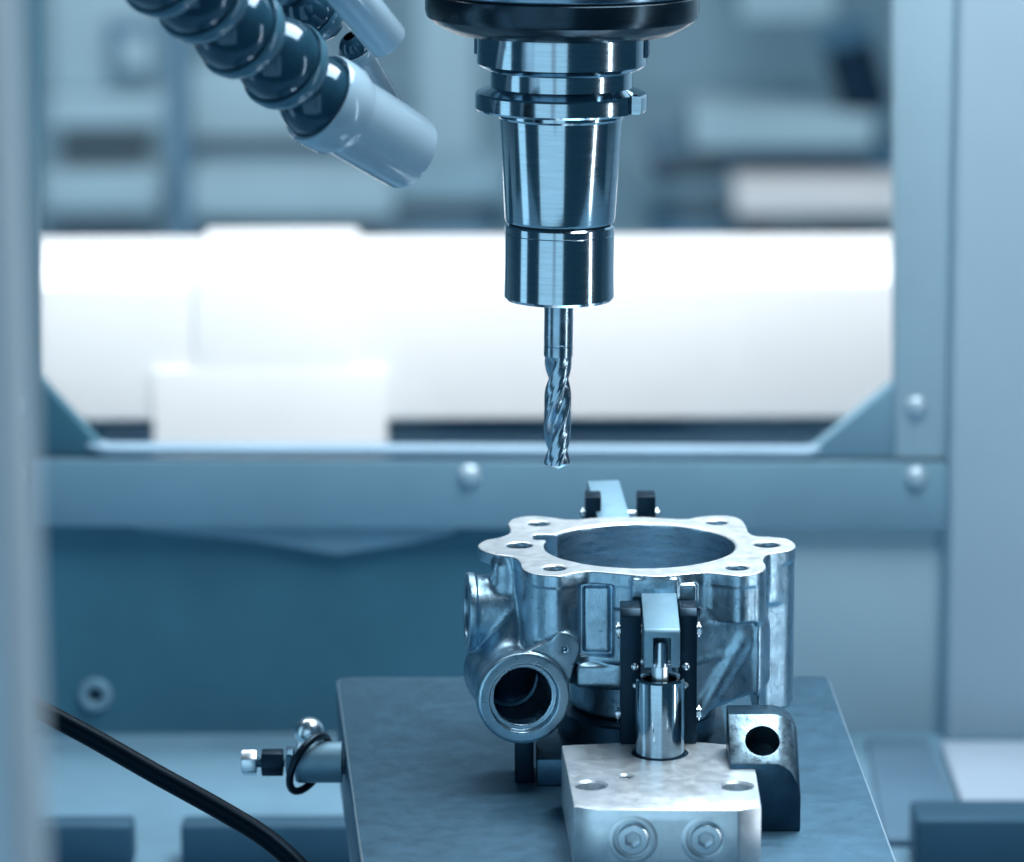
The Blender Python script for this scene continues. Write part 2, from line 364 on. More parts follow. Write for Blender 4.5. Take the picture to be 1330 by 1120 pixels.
# edge of the open door close to the lens
YD = -720.0
bm = bmesh.new(); xd = atY(10, 560, YD).x
prism(bm, [(xd, YD), (xd - 1.5, YD - 6), (xd - 60, YD - 6), (xd - 60, YD + 40), (xd, YD + 40)], -60, 340, 'Z')
tag(fin('door_edge', bm, 'door_edge', bevel=1), 'blurred pale edge of the machine door at the cable', 'door')

# ------------------------------------------------------------------ spindle, tool holder, drill
SP = atY(725.5, 420, 0.0); LEAN = math.radians(0.75)
MMZ = 1.0 / 3.43
def zy(py, r=0.0): return atY(727, py, -r).z - SP.z        # height for a front silhouette row at radius r
def axis_at(z): return (math.tan(LEAN) * z)
def sp_empty(name): return empty(name, SP, (0, LEAN, 0))
H = tag(sp_empty('tool_holder'), 'polished steel taper tool holder clamped under the spindle nose', 'tool holder')
a0, a1 = math.radians(41), math.radians(64)
def slot(a, r, z):
    return min(r, 28.3) if z < zC + 2 and (a0 <= a <= a1 or a0 + math.pi <= a <= a1 + math.pi) else r
zt = lambda py, rpx: zy(py, rpx * .285)
rp = lambda px: px / 3.49
zA = zy(61, 31); zB = zy(99, 31); zC = zy(123, 26); zD = zy(136, 31.5); zE = zy(157, 31.5); zF_ = zy(298, 20); zG = zy(303, 20); zH = zy(401, 20)
latheo('flange', [(24, zA + 4), (31, zA + 4), (31, zB + 1.2), (29.6, zB), (26, zB - 1.5), (26, zC + 1), (26, zC), (31.0, zD + .8), (31.5, zD), (31.5, zE + .8), (30.8, zE), (22, zE - .3)], 'ground_steel', H, 180, mask=slot, sharp=25)
latheo('taper_body', [(22, zE + 2), (23.0, zE + .5), (23.1, zE - 2.2), (22.6, zE - 3), (20.3, zF_ + 1), (19.9, zF_), (18.6, zF_ - .1), (18.6, zG - 1)], 'ground_steel', H, 120, sharp=25)
latheo('clamping_nut', [(18.4, zG + .6), (19.6, zG + .5), (20.2, zG - .2), (20.2, zG - 2.6), (20.05, zG - 2.8), (20.2, zG - 3.0), (20.3, zH + 1.2), (19.4, zH + .1), (18.5, zH), (6.6, zH), (6.4, zH + 1)], 'ground_steel', H, 120, sharp=25)
latheo('groove_ring', [(18.7, zF_ + .4), (18.7, zG - .6)], 'socket_dark', H, 80)
D = tag(sp_empty('drill_bit'), 'two flute twist drill held pointing down above the housing', 'drill bit')
zS0 = zH + 6; zS1 = zy(462, 5); zT = zy(612, 4)
latheo('shank', [(0, zS0), (5.35, zS0), (5.35, zS1 + 3.6), (5.2, zS1 + 3.4), (5.2, zS1 + 2.9), (5.35, zS1 + 2.7), (5.35, zS1 - 1), (0, zS1 - 1)], 'drill_steel', D, 64)
bm = bmesh.new(); n = 96; ns = 150; rings = []
Lf = zS1 - zT; PITCHD = 54.0
for k in range(ns + 1):
    t = k / ns; z = zS1 - t * Lf
    depth = min(1.0, t / 0.10) ; tipk = max(0.0, (t - 0.955) / 0.045)
    rg = []
    for i in range(n):
        a = 2 * math.pi * i / n; ph = a - 2 * math.pi * (z - zT) / PITCHD + 0.6
        q = (ph % math.pi) / math.pi
        fl = math.exp(-((q - 0.42) / 0.19) ** 4)                  # flute
        r = 5.2 * (1 - 0.60 * depth * fl)
        if 0.80 < q or q < 0.10: r = 5.05 - (0.0 if 0.92 < q or q < .06 else 0.12)
        else: r = min(r, 5.0)
        r *= (1 - 0.93 * tipk) if tipk > 0 else 1
        rg.append(bm.verts.new((r * math.sin(a), -r * math.cos(a), z)))
    rings.append(rg)
for A, Bq in zip(rings, rings[1:]):
    for i in range(n): bm.faces.new((A[i], A[(i + 1) % n], Bq[(i + 1) % n], Bq[i]))
bm.faces.new(rings[0]); bm.faces.new(rings[-1])
fin('flute', bm, 'drill_steel', D, sharp=40)
N_ = tag(sp_empty('spindle_nose'), 'broad dark round spindle nose gripping the tool holder', 'spindle')
z0n = zy(57, 42); rn = 50.0
latheo('nose_ring', [(20, z0n - .2), (38, z0n - .2), (41, z0n), (47, z0n + 3.4), (49.3, z0n + 5.4), (rn, z0n + 7.6), (rn, z0n + 13.5), (49.2, z0n + 14.2), (20, z0n + 14.2)], 'blackened_steel', N_, 140)
latheo('nose_body', [(20, z0n + 14.4), (49.4, z0n + 14.4), (49.8, z0n + 15), (49.8, z0n + 60), (20, z0n + 60)], 'spindle_steel', N_, 140)
latheo('face_plate', [(20, zA + 4.2), (33, zA + 3.4), (38.5, zA + 3.4), (39, zA + 4.0), (39, z0n + .1), (20, z0n + .1)], 'spindle_steel', N_, 120)
for a in (math.radians(82), math.radians(262)):
    k = boxo('drive_key', -3.2, 3.2, -31.9, -28, zB + 4.0, zA + 3.6, 'dark_steel', N_, bevel=.4); k.rotation_euler = (0, 0, a)

# ------------------------------------------------------------------ coolant hoses
def hose(name, label, nodes, radii, nozzle_end, nozzle_r, start=None, spindle=None):
    pts = [atY(*q) for q in nodes]; end = atY(*nozzle_end)
    root = tag(empty(name, pts[0]), label, 'coolant hose'); O = pts[0]
    seq = pts + [end]
    for i, p in enumerate(pts):
        d = (seq[i + 1] - p).normalized(); r = radii[i]; R = aim(d)
        # ball: a segment of dark plastic, open bore behind
        prof = [(r * .36, -r * .95)] + [(r * math.cos(t), r * math.sin(t)) for t in [math.radians(x) for x in range(-68, 40, 6)]] + [(r * .5, r * .64)]
        b = latheo('ball_segment', prof, 'hose_dark', root, 64, loc=p - O, rot=R)
        c = r * 1.07
        last = i == len(pts) - 1
        prof = [(r * .99, r * .16), (c * .99, r * .14), (c * 1.02, r * .22), (c * 1.0, r * .42), (c * .91, r * .62), (c * .78, r * .82), (c * .62, r * 1.0), (c * .5, r * 1.12), (c * .44, r * 1.12), (c * .5, r * .9), (r * .8, r * .62), (r * .97, r * .22)]
        if last:
            L = (end - p).length; q = nozzle_r
            prof = [(r * 1.02, r * .0), (c * 1.04, -r * .03), (c * 1.08, r * .06), (c * 1.09, r * .30), (c * 1.08, r * .62), (q * 1.05, r * .86), (q, r * 1.0), (q * .97, L - 1.6), (q * .93, L - .3), (q * .88, L), (q * .76, L), (q * .72, L - .8), (q * .74, r * 1.0), (r * .8, r * .6), (r * 1.0, r * .2)]
        latheo('nozzle' if last else 'collar', prof, 'nozzle_plastic' if last else 'hose_collar', root, 64, loc=p - O, rot=R, closed=True)
    return root
hose('coolant_hose', 'thick segmented coolant hose of dark balls ending in a wide pale nozzle',
     [(205, -46, -168), (255, -12, -150), (304, 36, -131), (362, 78, -113), (414, 128, -94)], [15, 15, 14.8, 14.6, 14.2], (534, 200, -70), 14.2)
hose('coolant_hose', 'thinner segmented coolant hose half hidden behind the thick one',
     [(352, -40, -52), (404, 12, -40), (462, 62, -26)], [11.5, 10.5, 6.0], (512, 150, -8), 5.2)
p0 = atY(405, -66, -80); p1 = atY(504, 54, -58)
t = tag(empty('coolant_pipe', p0), 'straight pale plastic pipe pointing down beside the dark hoses', 'pipe')
L = (p1 - p0).length
latheo('tube', [(7.6, 0), (7.6, L - .8), (7.2, L), (5.9, L), (5.7, L - .8), (5.7, 0)], 'nozzle_plastic', t, 56, rot=aim(p1 - p0), closed=True)

# ------------------------------------------------------------------ fixture plate
ZP = -125.0
q = [atZ(a, b, ZP) for a, b in ((436, 879), (1076, 878), (1166, 1122), (469, 1122))]
bl, br, fr, fl_ = [(v.x, v.y) for v in q]
ext = lambda a, b, k: (b[0] + (b[0] - a[0]) * k, b[1] + (b[1] - a[1]) * k)
fr = ext(br, fr, .22); fl_ = ext(bl, fl_, .22)
P = tag(empty('fixture_plate', (0, 0, ZP)), 'thick dark steel fixture plate with a rounded back corner', 'plate')
def corner(p, a, b, r, n=5):
    A = (Vector(a) - Vector(p)).normalized() * r; Bv = (Vector(b) - Vector(p)).normalized() * r; p = Vector(p)
    return [tuple((p + A) * (1 - t) ** 2 + p * 2 * t * (1 - t) + (p + Bv) * t * t) for t in [i / n for i in range(n + 1)]]
outl = corner(bl, fl_, br, 9) + corner(br, bl, fr, 5) + [fr, fl_]
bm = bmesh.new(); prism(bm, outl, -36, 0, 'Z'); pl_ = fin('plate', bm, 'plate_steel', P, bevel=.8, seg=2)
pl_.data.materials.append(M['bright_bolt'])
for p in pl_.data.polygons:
    if 0.2 < p.normal.z < 0.97: p.material_index = 1  # painted edge highlight: bevels take a brighter steel than the plate
boxo('pedestal', -50, 110, -120, 60, ZF - ZP + .3, -36, 'dark_steel', P, bevel=2)

# small stop screw with wire loop on the left edge of the plate
ps = atY(412, 990, 10.0)
yk = 10.0
T = tag(empty('clamp_stud', atY(440, 990, yk)), 'steel stud with nut, bolt and black ring on the side of the plate', 'stud')
xo = T.location.x / S
sx = lambda px: atY(px, 990, yk).x - xo
latheo('boss', [(0, sx(444)), (7.9, sx(444)), (7.9, sx(388)), (7.2, sx(384)), (0, sx(384))], 'arm_steel', T, 40, rot=aim((1, 0, 0)))
bm = bmesh.new(); prism(bm, hexpts(6.2, .3), sx(382), sx(372), 'X'); fin('nut', bm, 'dark_steel', T, bevel=.5)
bm = bmesh.new(); prism(bm, hexpts(5.4, .1), sx(368), sx(340), 'X'); fin('spacer', bm, 'black_oxide', T, bevel=.5)
latheo('shaft', [(0, sx(370)), (1.9, sx(370)), (1.9, sx(322)), (0, sx(322))], 'dark_steel', T, 20, rot=aim((1, 0, 0)))
bm = bmesh.new(); prism(bm, hexpts(5.2, .52), sx(334), sx(314), 'X'); fin('bolt_head', bm, 'bright_bolt', T, bevel=.6)
c = Vector((sx(402), -1, .5)); pth = []
for i in range(40):
    a = 2 * math.pi * i / 40
    pth.append(c + Vector((8.4 * math.sin(a) * .75 + 3.2 * math.cos(a), 9.6 * math.sin(a) - 1, 10.6 * math.cos(a) - .4)))
bm = bmesh.new(); tube(bm, pth + [pth[0]], 1.5, 12, caps=False); fin('rubber_ring', bm, 'black_rubber', T)
pb = atY(402, 951, yk + 16)
kb = tag(empty('ball_knob', pb), 'small polished steel ball knob behind the stud', 'knob')
latheo('ball', [(0, 5.6)] + [(5.8 * math.cos(a), 5.8 * math.sin(a)) for a in [math.radians(x) for x in range(75, -76, -10)]] + [(0, -5.7)], 'bright_bolt', kb, 40)
latheo('stem', [(0, -4), (2, -4), (2, -13), (0, -13)], 'dark_steel', kb, 20)
boxo('bracket', -4, 14, -4, 4, -16, -12, 'dark_steel', kb, bevel=.5)

# cable
pth = spline([atY(-60, 866, -40), atY(20, 906, -46), atY(110, 953, -52), atY(200, 1004, -60), atY(290, 1054, -68), atY(350, 1092, -74), atY(398, 1138, -80), atY(430, 1190, -82)])
bm = bmesh.new(); tube(bm, pth, 3.7, 24); tag(fin('power_cable', bm, 'cable_black'), 'thick black cable hanging in a shallow curve across the chamber', 'cable')

# ------------------------------------------------------------------ fixture block with the front clamp
ZBk = -102.0
def T2(px, py, z=ZBk): p = atZ(px, py, z); return (p.x, p.y)
# outline of the top, traced and set on its level plane
top = [T2(729, 968), T2(790, 965), T2(850, 962), T2(915, 964), T2(972, 969), T2(980, 990), T2(989, 1047), T2(960, 1052), T2(778, 1052), T2(745, 1047), T2(737, 1005)]
bx = sum(p[0] for p in top) / len(top)
K = tag(empty('clamp_block', (bx, -100, ZP)), 'pale machined aluminium block with chamfered corners and two socket screws', 'clamp block')
h = ZBk - ZP
tx = lambda p: (p[0] - bx, p[1] + 100)
bm = bmesh.new(); prism(bm, [tx(p) for p in top], 0.0, h, 'Z')
blk = fin('body', bm, 'block_aluminium', K, bevel=.7, seg=2)
def cutter(o, meshfn):
    bm = bmesh.new(); meshfn(bm); bmesh.ops.recalc_face_normals(bm, faces=bm.faces); bmesh.ops.scale(bm, vec=(S, S, S), verts=bm.verts)
    me = bpy.data.meshes.new('cut'); bm.to_mesh(me); bm.free()
    c = bpy.data.objects.new('cut', me); col.objects.link(c); c.matrix_world = o.matrix_world.copy()
    md = o.modifiers.new('b', 'BOOLEAN'); md.object = c; md.operation = 'DIFFERENCE'; md.solver = 'EXACT'
    return c
def apply_all(o, cuts):
    bpy.context.view_layer.update()
    for c in cuts: c.matrix_world = o.matrix_world.copy()
    bpy.context.view_layer.update()
    dg = bpy.context.evaluated_depsgraph_get(); me = bpy.data.meshes.new_from_object(o.evaluated_get(dg))
    o.modifiers.clear(); o.data = me
    for c in cuts: bpy.data.objects.remove(c)
    for p in me.polygons: p.use_smooth = True
    me.set_sharp_from_angle(angle=math.radians(30))
def cyl_at(x, y, r, z0, z1, n=48, r2=None):
    def f(bm):
        for_r = [(0, z0), (r, z0), (r, z1 - 0.8), ((r2 or r), z1), (0, z1)]
        tmp = bmesh.new(); lathe(tmp, for_r, n); me = bpy.data.meshes.new('t'); tmp.to_mesh(me); tmp.free(); me.transform(Matrix.Translation((x, y, 0))); bm.from_mesh(me); bpy.data.meshes.remove(me)
    return f
def cyl_y(x, z, r, y0, y1, n=48):
    def f(bm):
        tmp = bmesh.new(); lathe(tmp, [(0, 0), (r, 0), (r, y1 - y0), (0, y1 - y0)], n); me = bpy.data.meshes.new('t'); tmp.to_mesh(me); tmp.free()
        me.transform(Matrix.Translation((x, y0, z)) @ Matrix.Rotation(-math.pi / 2, 4, 'X')); bm.from_mesh(me); bpy.data.meshes.remove(me)
    return f
ax, ay = tx(T2(767, 1020)); b_x, b_y = tx(T2(957, 1021)); s_x, s_y = tx(T2(813, 1008))
cyl_c = tx(T2(857, 978))
yfront = tx(T2(860, 1052))[1]
s1 = atY(822, 1091, yfront - 100); s2 = atY(917, 1091, yfront - 100)
cuts = [cutter(blk, cyl_at(ax, ay, 5.4, h - 15, h + .02, 48, 6.2)), cutter(blk, cyl_at(b_x, b_y, 5.4, h - 15, h + .02, 48, 6.2)), cutter(blk, cyl_at(s_x, s_y, 2.4, h - 5, h + .02, 32, 3.2)),
        cutter(blk, cyl_at(cyl_c[0], cyl_c[1], 10.2, h - 3, h + 1)),
        cutter(blk, cyl_y(s1.x - bx, s1.z - ZP, 6.8, yfront - 1, yfront + 2.2)), cutter(blk, cyl_y(s2.x - bx, s2.z - ZP, 6.8, yfront - 1, yfront + 2.2))]
apply_all(blk, cuts)
for s in (s1, s2):
    z = s.z - ZP; x = s.x - bx
    latheo('counterbore_ring', [(6.9, 0), (8.5, 0), (8.5, .25), (8.3, .35), (6.9, .35)], 'block_aluminium', K, 56, loc=(x, yfront + .1, z), rot=aim((0, -1, 0)), closed=True)
    cap_screw(K, (x, yfront + 1.2, z), 5.4, 1.6, (0, -1, 0), 'bright_bolt')
latheo('plug', [(0, .6), (1.0, .2), (1.6, 0), (1.6, -2), (0, -2)], 'bright_bolt', K, 24, loc=(s_x - .8, s_y, h - 1.2))

# clamp cylinder standing in the block
cx_, cy_ = cyl_c[0] + bx, cyl_c[1] - 100
C = tag(empty('clamp_cylinder', (cx_, cy_, ZBk - 3)), 'shiny round clamp cylinder with a bright piston rod in the clamp block', 'clamp cylinder')
ht = 31.0
latheo('sleeve', [(0, .2), (8.7, .2), (8.8, ht - .7), (8.3, ht), (6.6, ht), (6.2, ht - .6), (6.2, ht - 9), (0, ht - 9)], 'ground_steel', C, 96)
latheo('collar', [(8.9, .1), (9.9, .1), (9.9, 2.6), (8.9, 2.6)], 'dark_steel', C, 72, closed=True)
bm = bmesh.new(); prism(bm, [(3.2 * math.cos(a), 3.2 * math.sin(a)) for a in [i * math.pi / 4 + .2 for i in range(8)]], ht - 8.9, ht + 4.4, 'Z'); rodf = fin('rod_flats', bm, 'bright_bolt', C, bevel=.35)
latheo('rod_tip', [(0, ht + 4.3), (3.0, ht + 4.3), (2.9, ht + 5), (2.5, ht + 11.6), (2.0, ht + 13.2), (1.0, ht + 13.9), (0, ht + 14)], 'bright_bolt', rodf, 40)

# clamp arms
def clamp_arm(name, label, p, yaw, tilt):
    a = tag(empty(name, p), label, 'lever')
    a.rotation_euler = (tilt, 0, yaw)
    bm = bmesh.new()
    # side profile in (y, z): fork end at y=0, tip at y=33
    prism(bm, [(0, -14), (0, -1.2), (1.0, 0), (31, 5.5), (33.5, 4.2), (33.5, -.8), (22, -6), (14, -14)], -6.4, 6.4, 'X')
    o = fin('arm', bm, 'arm_steel', a, bevel=.45)
    def slotcut(bm): box(bm, -3.2, 3.2, -2, 11, -20, -3.0)
    bpy.context.view_layer.update()
    apply_all(o, [cutter(o, slotcut)])
    return a
arm_y = cy_ - 6.5
pa = atY(860, 818, arm_y)
clamp_arm('lever_clamp', 'slotted steel clamp arm over the piston rod, pressing on the housing front', pa, 0, 0)
pr = atY(783, 622, 84)
ra = clamp_arm('lever_clamp', 'steel clamp arm rising behind the far rim of the housing', pr, math.radians(180 + 7), math.radians(-27))
# fork that carries the arm: two black cheeks and cross pins
def fork(name, label, p, yaw, hgt, ymid):
    a = tag(empty(name, p, (0, 0, yaw)), label, 'clamp bracket')
    for s in (-1, 1):
        x0 = 7.0 if s > 0 else -14.2
        bm = bmesh.new(); prism(bm, [(-7, 0), (-7, hgt - 2.5), (-4.5, hgt), (7, hgt), (7, 0)], x0, x0 + (6.2 if s > 0 else 7.2), 'X')
        fin('cheek', bm, 'black_oxide', a, bevel=.5)
    for (yy, zz, r, ext_) in ((-1, hgt - 9, 2.0, 2.0), (-4.8, hgt - 19.5, 1.9, -5), (-1, 10, 2.1, 2.2)):
        xl_, xr_ = -14.2 - ext_, 13.2 + ext_
        pn = latheo('pin', [(0, xl_), (r * .7, xl_), (r, xl_ + .5), (r, xr_ - .5), (r * .7, xr_), (0, xr_)], 'bright_bolt', a, 24, loc=(0, yy, zz), rot=aim((1, 0, 0)))
        for xx in (xl_ + .9, xr_ - 1.5):
            if ext_ > 0: latheo('pin_washer', [(r, 0), (r + 1.1, 0), (r + 1.1, .6), (r, .6)], 'bright_bolt', pn, 24, loc=(0, 0, xx), closed=True)
    # bolts on the face of the cheeks
    for s in (-1, 1):
        dome_bolt(a, (s * 9.2, -7, hgt - 21), 1.5, 1.3, (0, -1, 0.2))
        dome_bolt(a, (s * 9.0, -7, hgt - 28), 1.2, 1.0, (0, -1, 0.2))
    return a
pf = atY(857, 800, cy_ + 18)
fork('clamp_bracket', 'black steel clamp bracket with bright pins in front of the housing', (pf.x, cy_ + 18, ZBk), 0, pf.z - ZBk + 4, 0)
pk = atY(804, 650, 62)
fork('clamp_bracket', 'black steel clamp bracket peeping over the far rim of the housing', (pk.x, 66, ZP), math.radians(180), pk.z - ZP + 2, 0)

# ------------------------------------------------------------------ slanted rest post right of the block
pbase = atZ(1008, 1080, ZP)
x0 = atY(948, 1040, pbase.y).x; x1_ = atY(1040, 1040, pbase.y).x; xc = (x0 + x1_) / 2
RP = tag(empty('rest_post', (xc, pbase.y, ZP)), 'dark steel post with a slanted top and one round hole', 'rest post')
hw = (x1_ - x0) / 2; zf = atY(1010, 993, pbase.y).z - ZP
bm = bmesh.new(); prism(bm, [(0, 0), (0, zf), (15, zf + 14), (26, zf + 14.5), (26, 0)], -hw, hw, 'X')
for e in bm.edges: pass
ed = [e for e in bm.edges if all(v.co.x > hw - .1 for v in e.verts) and all(v.co.z > zf - 1 and v.co.y < 27 for v in e.verts) and max(v.co.z for v in e.verts) > zf + 10]
bmesh.ops.recalc_face_normals(bm, faces=bm.faces)
bmesh.ops.bevel(bm, geom=ed, offset=9.5, segments=8, profile=.5, affect='EDGES')
post = fin('post', bm, 'dark_steel', RP, bevel=.5)
hx = atY(990, 970, pbase.y + 8).x - xc
def slantcut(bm):
    tmp = bmesh.new(); lathe(tmp, [(0, -12), (6.2, -12), (6.2, 4), (0, 4)], 48); me = bpy.data.meshes.new('t'); tmp.to_mesh(me); tmp.free()
    me.transform(Matrix.Translation((hx, 7, zf + 6.6)) @ Matrix.Rotation(math.radians(43), 4, 'X')); bm.from_mesh(me); bpy.data.meshes.remove(me)
apply_all(post, [cutter(post, slantcut)])
# slanted pale face plate around the hole
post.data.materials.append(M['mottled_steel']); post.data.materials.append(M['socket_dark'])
for p in post.data.polygons:
    c = p.center / S
    if p.normal.z > .45 and p.normal.y < -.4: p.material_index = 1
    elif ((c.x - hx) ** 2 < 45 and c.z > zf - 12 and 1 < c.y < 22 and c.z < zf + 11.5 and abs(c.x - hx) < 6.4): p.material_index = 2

# ------------------------------------------------------------------ the cast housing, as one smooth-blended solid
ZT = -43.6
W0 = atZ(827, 709, ZT)
zp = lambda a, b: (580 + a / 2.771, 590 + b / 2.771)
def fl(a, b): p = atZ(*zp(a, b), ZT) - W0; return np.array((p.x, p.y))
def Lc(a, b, y): p = atY(*zp(a, b), W0.y + y) - W0; return np.array((p.x, p.y, p.z))
traced = [(220, 250), (240, 231), (300, 222), (370, 226), (450, 235), (560, 227), (700, 225), (800, 231), (860, 233), (920, 224), (990, 220), (1050, 229), (1075, 253), (1086, 281), (1112, 295), (1165, 298), (1225, 305), (1256, 326), (1240, 345), (1190, 355), (1148, 363), (1135, 382), (1144, 405), (1125, 426), (1060, 437), (990, 431), (930, 426), (870, 430), (800, 436), (730, 438), (640, 431), (560, 424), (510, 421), (460, 428), (400, 438), (325, 432), (277, 415), (263, 386), (240, 370), (180, 361), (128, 345), (113, 328), (135, 310), (190, 299), (224, 285), (228, 268)]
poly = [fl(*q) for q in traced]
pc = [np.array(v) for v in spline([Vector((p[0], p[1], 0)) for p in poly + [poly[0]]], 5)]
PL = np.array([(v[0], v[1]) for v in pc[:-1]])
holes = [fl(332, 249), fl(262, 327), fl(388, 410), fl(972, 245), fl(1152, 325), fl(1045, 408)]
bc = fl(694, 327); RB = (fl(1036, 327) - fl(350, 327))[0] / 2
VX = 0.55
lo = np.array([-74, -66, -66.0]); hi = np.array([68, 62, 2.5])
dims = np.ceil((hi - lo) / VX).astype(int)
gx = (lo[0] + VX * np.arange(dims[0])).astype(np.float32); gy = (lo[1] + VX * np.arange(dims[1])).astype(np.float32); gz = (lo[2] + VX * np.arange(dims[2])).astype(np.float32)
X = gx[:, None, None]; Y = gy[None, :, None]; Z = gz[None, None, :]
# 2D signed distance of the outline
G2 = np.stack(np.meshgrid(gx, gy, indexing='ij'), -1).reshape(-1, 2)
d2 = np.full(len(G2), 1e9, np.float32); inside = np.zeros(len(G2), bool)
for i in range(len(PL)):
    a = PL[i]; b = PL[(i + 1) % len(PL)]; e = b - a
    wv = G2 - a; tt = np.clip((wv @ e) / (e @ e), 0, 1); dd = wv - tt[:, None] * e
    d2 = np.minimum(d2, (dd ** 2).sum(1))
    cnd = ((a[1] > G2[:, 1]) != (b[1] > G2[:, 1])) & (G2[:, 0] < (b[0] - a[0]) * (G2[:, 1] - a[1]) / (b[1] - a[1] + 1e-9) + a[0])
    inside ^= cnd
out2 = (np.sqrt(d2) * np.where(inside, -1, 1)).reshape(dims[0], dims[1], 1).astype(np.float32)
def slab(z0, z1): return np.maximum(z0 - Z, Z - z1)
def smin(a, b, k):
    hh = np.clip(0.5 + 0.5 * (b - a) / k, 0, 1); return b + (a - b) * hh - k * hh * (1 - hh)
def smax(a, b, k): return -smin(-a, -b, k)
def vcyl(c, r, z0, z1, taper=0.0, k=1.0): return smax(np.sqrt((X - c[0]) ** 2 + (Y - c[1]) ** 2) - (r + taper * Z), slab(z0, z1), k)
def axial(c, d):
    d = np.array(d, float); d /= np.linalg.norm(d)
    t = (X - c[0]) * d[0] + (Y - c[1]) * d[1] + (Z - c[2]) * d[2]
    rr = np.sqrt(np.maximum((X - c[0]) ** 2 + (Y - c[1]) ** 2 + (Z - c[2]) ** 2 - t * t, 0)); return t, rr
def acyl(c, d, r, t0, t1, k=1.0, taper=0.0):
    t, rr = axial(c, d); return smax(rr - (r + taper * t), np.maximum(t0 - t, t - t1), k)
def capsule(a, b, ra, rb=None):
    rb = ra if rb is None else rb; a = np.array(a); b = np.array(b); e = b - a
    t = np.clip(((X - a[0]) * e[0] + (Y - a[1]) * e[1] + (Z - a[2]) * e[2]) / (e @ e), 0, 1)
    return np.sqrt((X - a[0] - t * e[0]) ** 2 + (Y - a[1] - t * e[1]) ** 2 + (Z - a[2] - t * e[2]) ** 2) - (ra + (rb - ra) * t)
def rbox(c, hs, r, yaw=0.0):
    ca, sa = math.cos(yaw), math.sin(yaw); x = (X - c[0]) * ca + (Y - c[1]) * sa; y = -(X - c[0]) * sa + (Y - c[1]) * ca
    qx = np.abs(x) - hs[0] + r; qy = np.abs(y) - hs[1] + r; qz = np.abs(Z - c[2]) - hs[2] + r
    return np.sqrt(np.maximum(qx, 0) ** 2 + np.maximum(qy, 0) ** 2 + np.maximum(qz, 0) ** 2) + np.minimum(np.maximum(qx, np.maximum(qy, qz)), 0) - r
RO = RB + 5.5
flange = np.maximum(out2, slab(-4.6, 0))
inner = np.maximum(out2 + 2.2, slab(-14, -2))
barrel = vcyl(bc, RO, -45, -1, -0.02, 2)
inner = smin(np.maximum(np.maximum(out2 + 0.1, slab(-13, -2)), np.sqrt((X - bc[0]) ** 2 + (Y - bc[1]) ** 2) - RO - 8), barrel, 3)
barrel = inner
for (i, r, z) in ((0, 8.6, -18), (3, 8.6, -18), (2, 9.6, -31), (5, 9.8, -18.2)):
    barrel = smin(barrel, vcyl(holes[i], r, z, -.8, 0.03 if i == 2 else 0, 1.2), 2.2)
ext2 = out2 + 0.25
barrel = smin(barrel, smax(smax(ext2, np.maximum(fl(905, 430)[0] - X, Y + 12), 2.0), slab(-18.2, -.5), .8), 1.5)
barrel = smin(barrel, smax(smax(ext2 - .06 * (Z + 0) * 0, np.maximum(X - fl(462, 430)[0], Y + 12), 2.5), slab(-30, -.5), 1.5), 1.5)
column = smax(smax(ext2 - .012 * Z * 0, fl(1098, 325)[0] - X, 2.0), slab(-61, -.5), 1.2)
lower = rbox((26, -18, -35), (20, 25, 20), 8, 0.12)
# underside rises to the right
pA = Lc(885, 952, -43); pB = Lc(1075, 880, -43); nn = np.array((pB[2] - pA[2], 0, -(pB[0] - pA[0]))); nn /= np.linalg.norm(nn)
lower = smax(lower, (X - pA[0]) * nn[0] + (Z - pA[2]) * nn[2], 2.0)
lower = smax(lower, ((X - 46) * .55 + (Y + 46) * -.835) - 1.0, 3.0)
r1, r2 = Lc(885, 757, -43.0), Lc(1070, 690, -39.5)
lower = smin(lower, capsule(r1, r2, 1.6), 1.5)
lower = smin(lower, capsule(Lc(910, 935, -42), Lc(1072, 650, -38.5), 2.4, 3.4), 2.5)
barrel = smin(barrel, lower, 2.0)
barrel = smin(barrel, column, 3.0)
# foot and base ring
barrel = smin(barrel, rbox((-15, -34, -39.5), (9, 6.5, 4.5), 2), 2.0)
barrel = smin(barrel, vcyl(bc + np.array((2, 4)), 28, -62, -40, 0, 1.5), 3)
# framed pocket on the front wall
pk1 = Lc(537, 600, -40.5)
barrel = smin(barrel, smax(smax(ext2 + .3, np.maximum(np.maximum(X - fl(655, 430)[0], fl(440, 430)[0] - X), Y + 20), 1.5), slab(-34.5, -.5), 1.2), 1.5)
barrel = smax(barrel, -rbox((pk1[0], fl(537, 424)[1] - .5, pk1[2]), (6.3, 3.4, 13.6), 1.0, -.02), .6)
barrel = smin(barrel, rbox((pk1[0] + .5, fl(537, 424)[1] + 3.0, pk1[2]), (4.9, 1.4, 12.4), 1.2, -.02), .8)
# small boss the front arm bears on
bo = Lc(750, 470, -44); barrel = smin(barrel, rbox((bo[0], -41.5, -5.2), (8.5, 5, 4), 1), 1.0)
bo2 = Lc(865, 500, -44); barrel = smin(barrel, rbox((bo2[0], -41, bo2[2]), (3.6, 4.5, 3.5), 1), 1.2)
# left port
c1 = Lc(72, 566, -8); dl = np.array((-1, -.10, .02)); dl = dl / np.linalg.norm(dl)
left = acyl(c1, dl, 13.6, -34, 0, 1.0, -.02)
left = smin(left, acyl(c1, dl, 14.6, -3.0, 0, .5), .8)
left = smin(left, capsule(Lc(205, 410, -12), Lc(205, 470, -12), 4.6), 2.5)
left = smin(left, vcyl(holes[1], 5.0, -12, -3, 0, 1), 1.6)
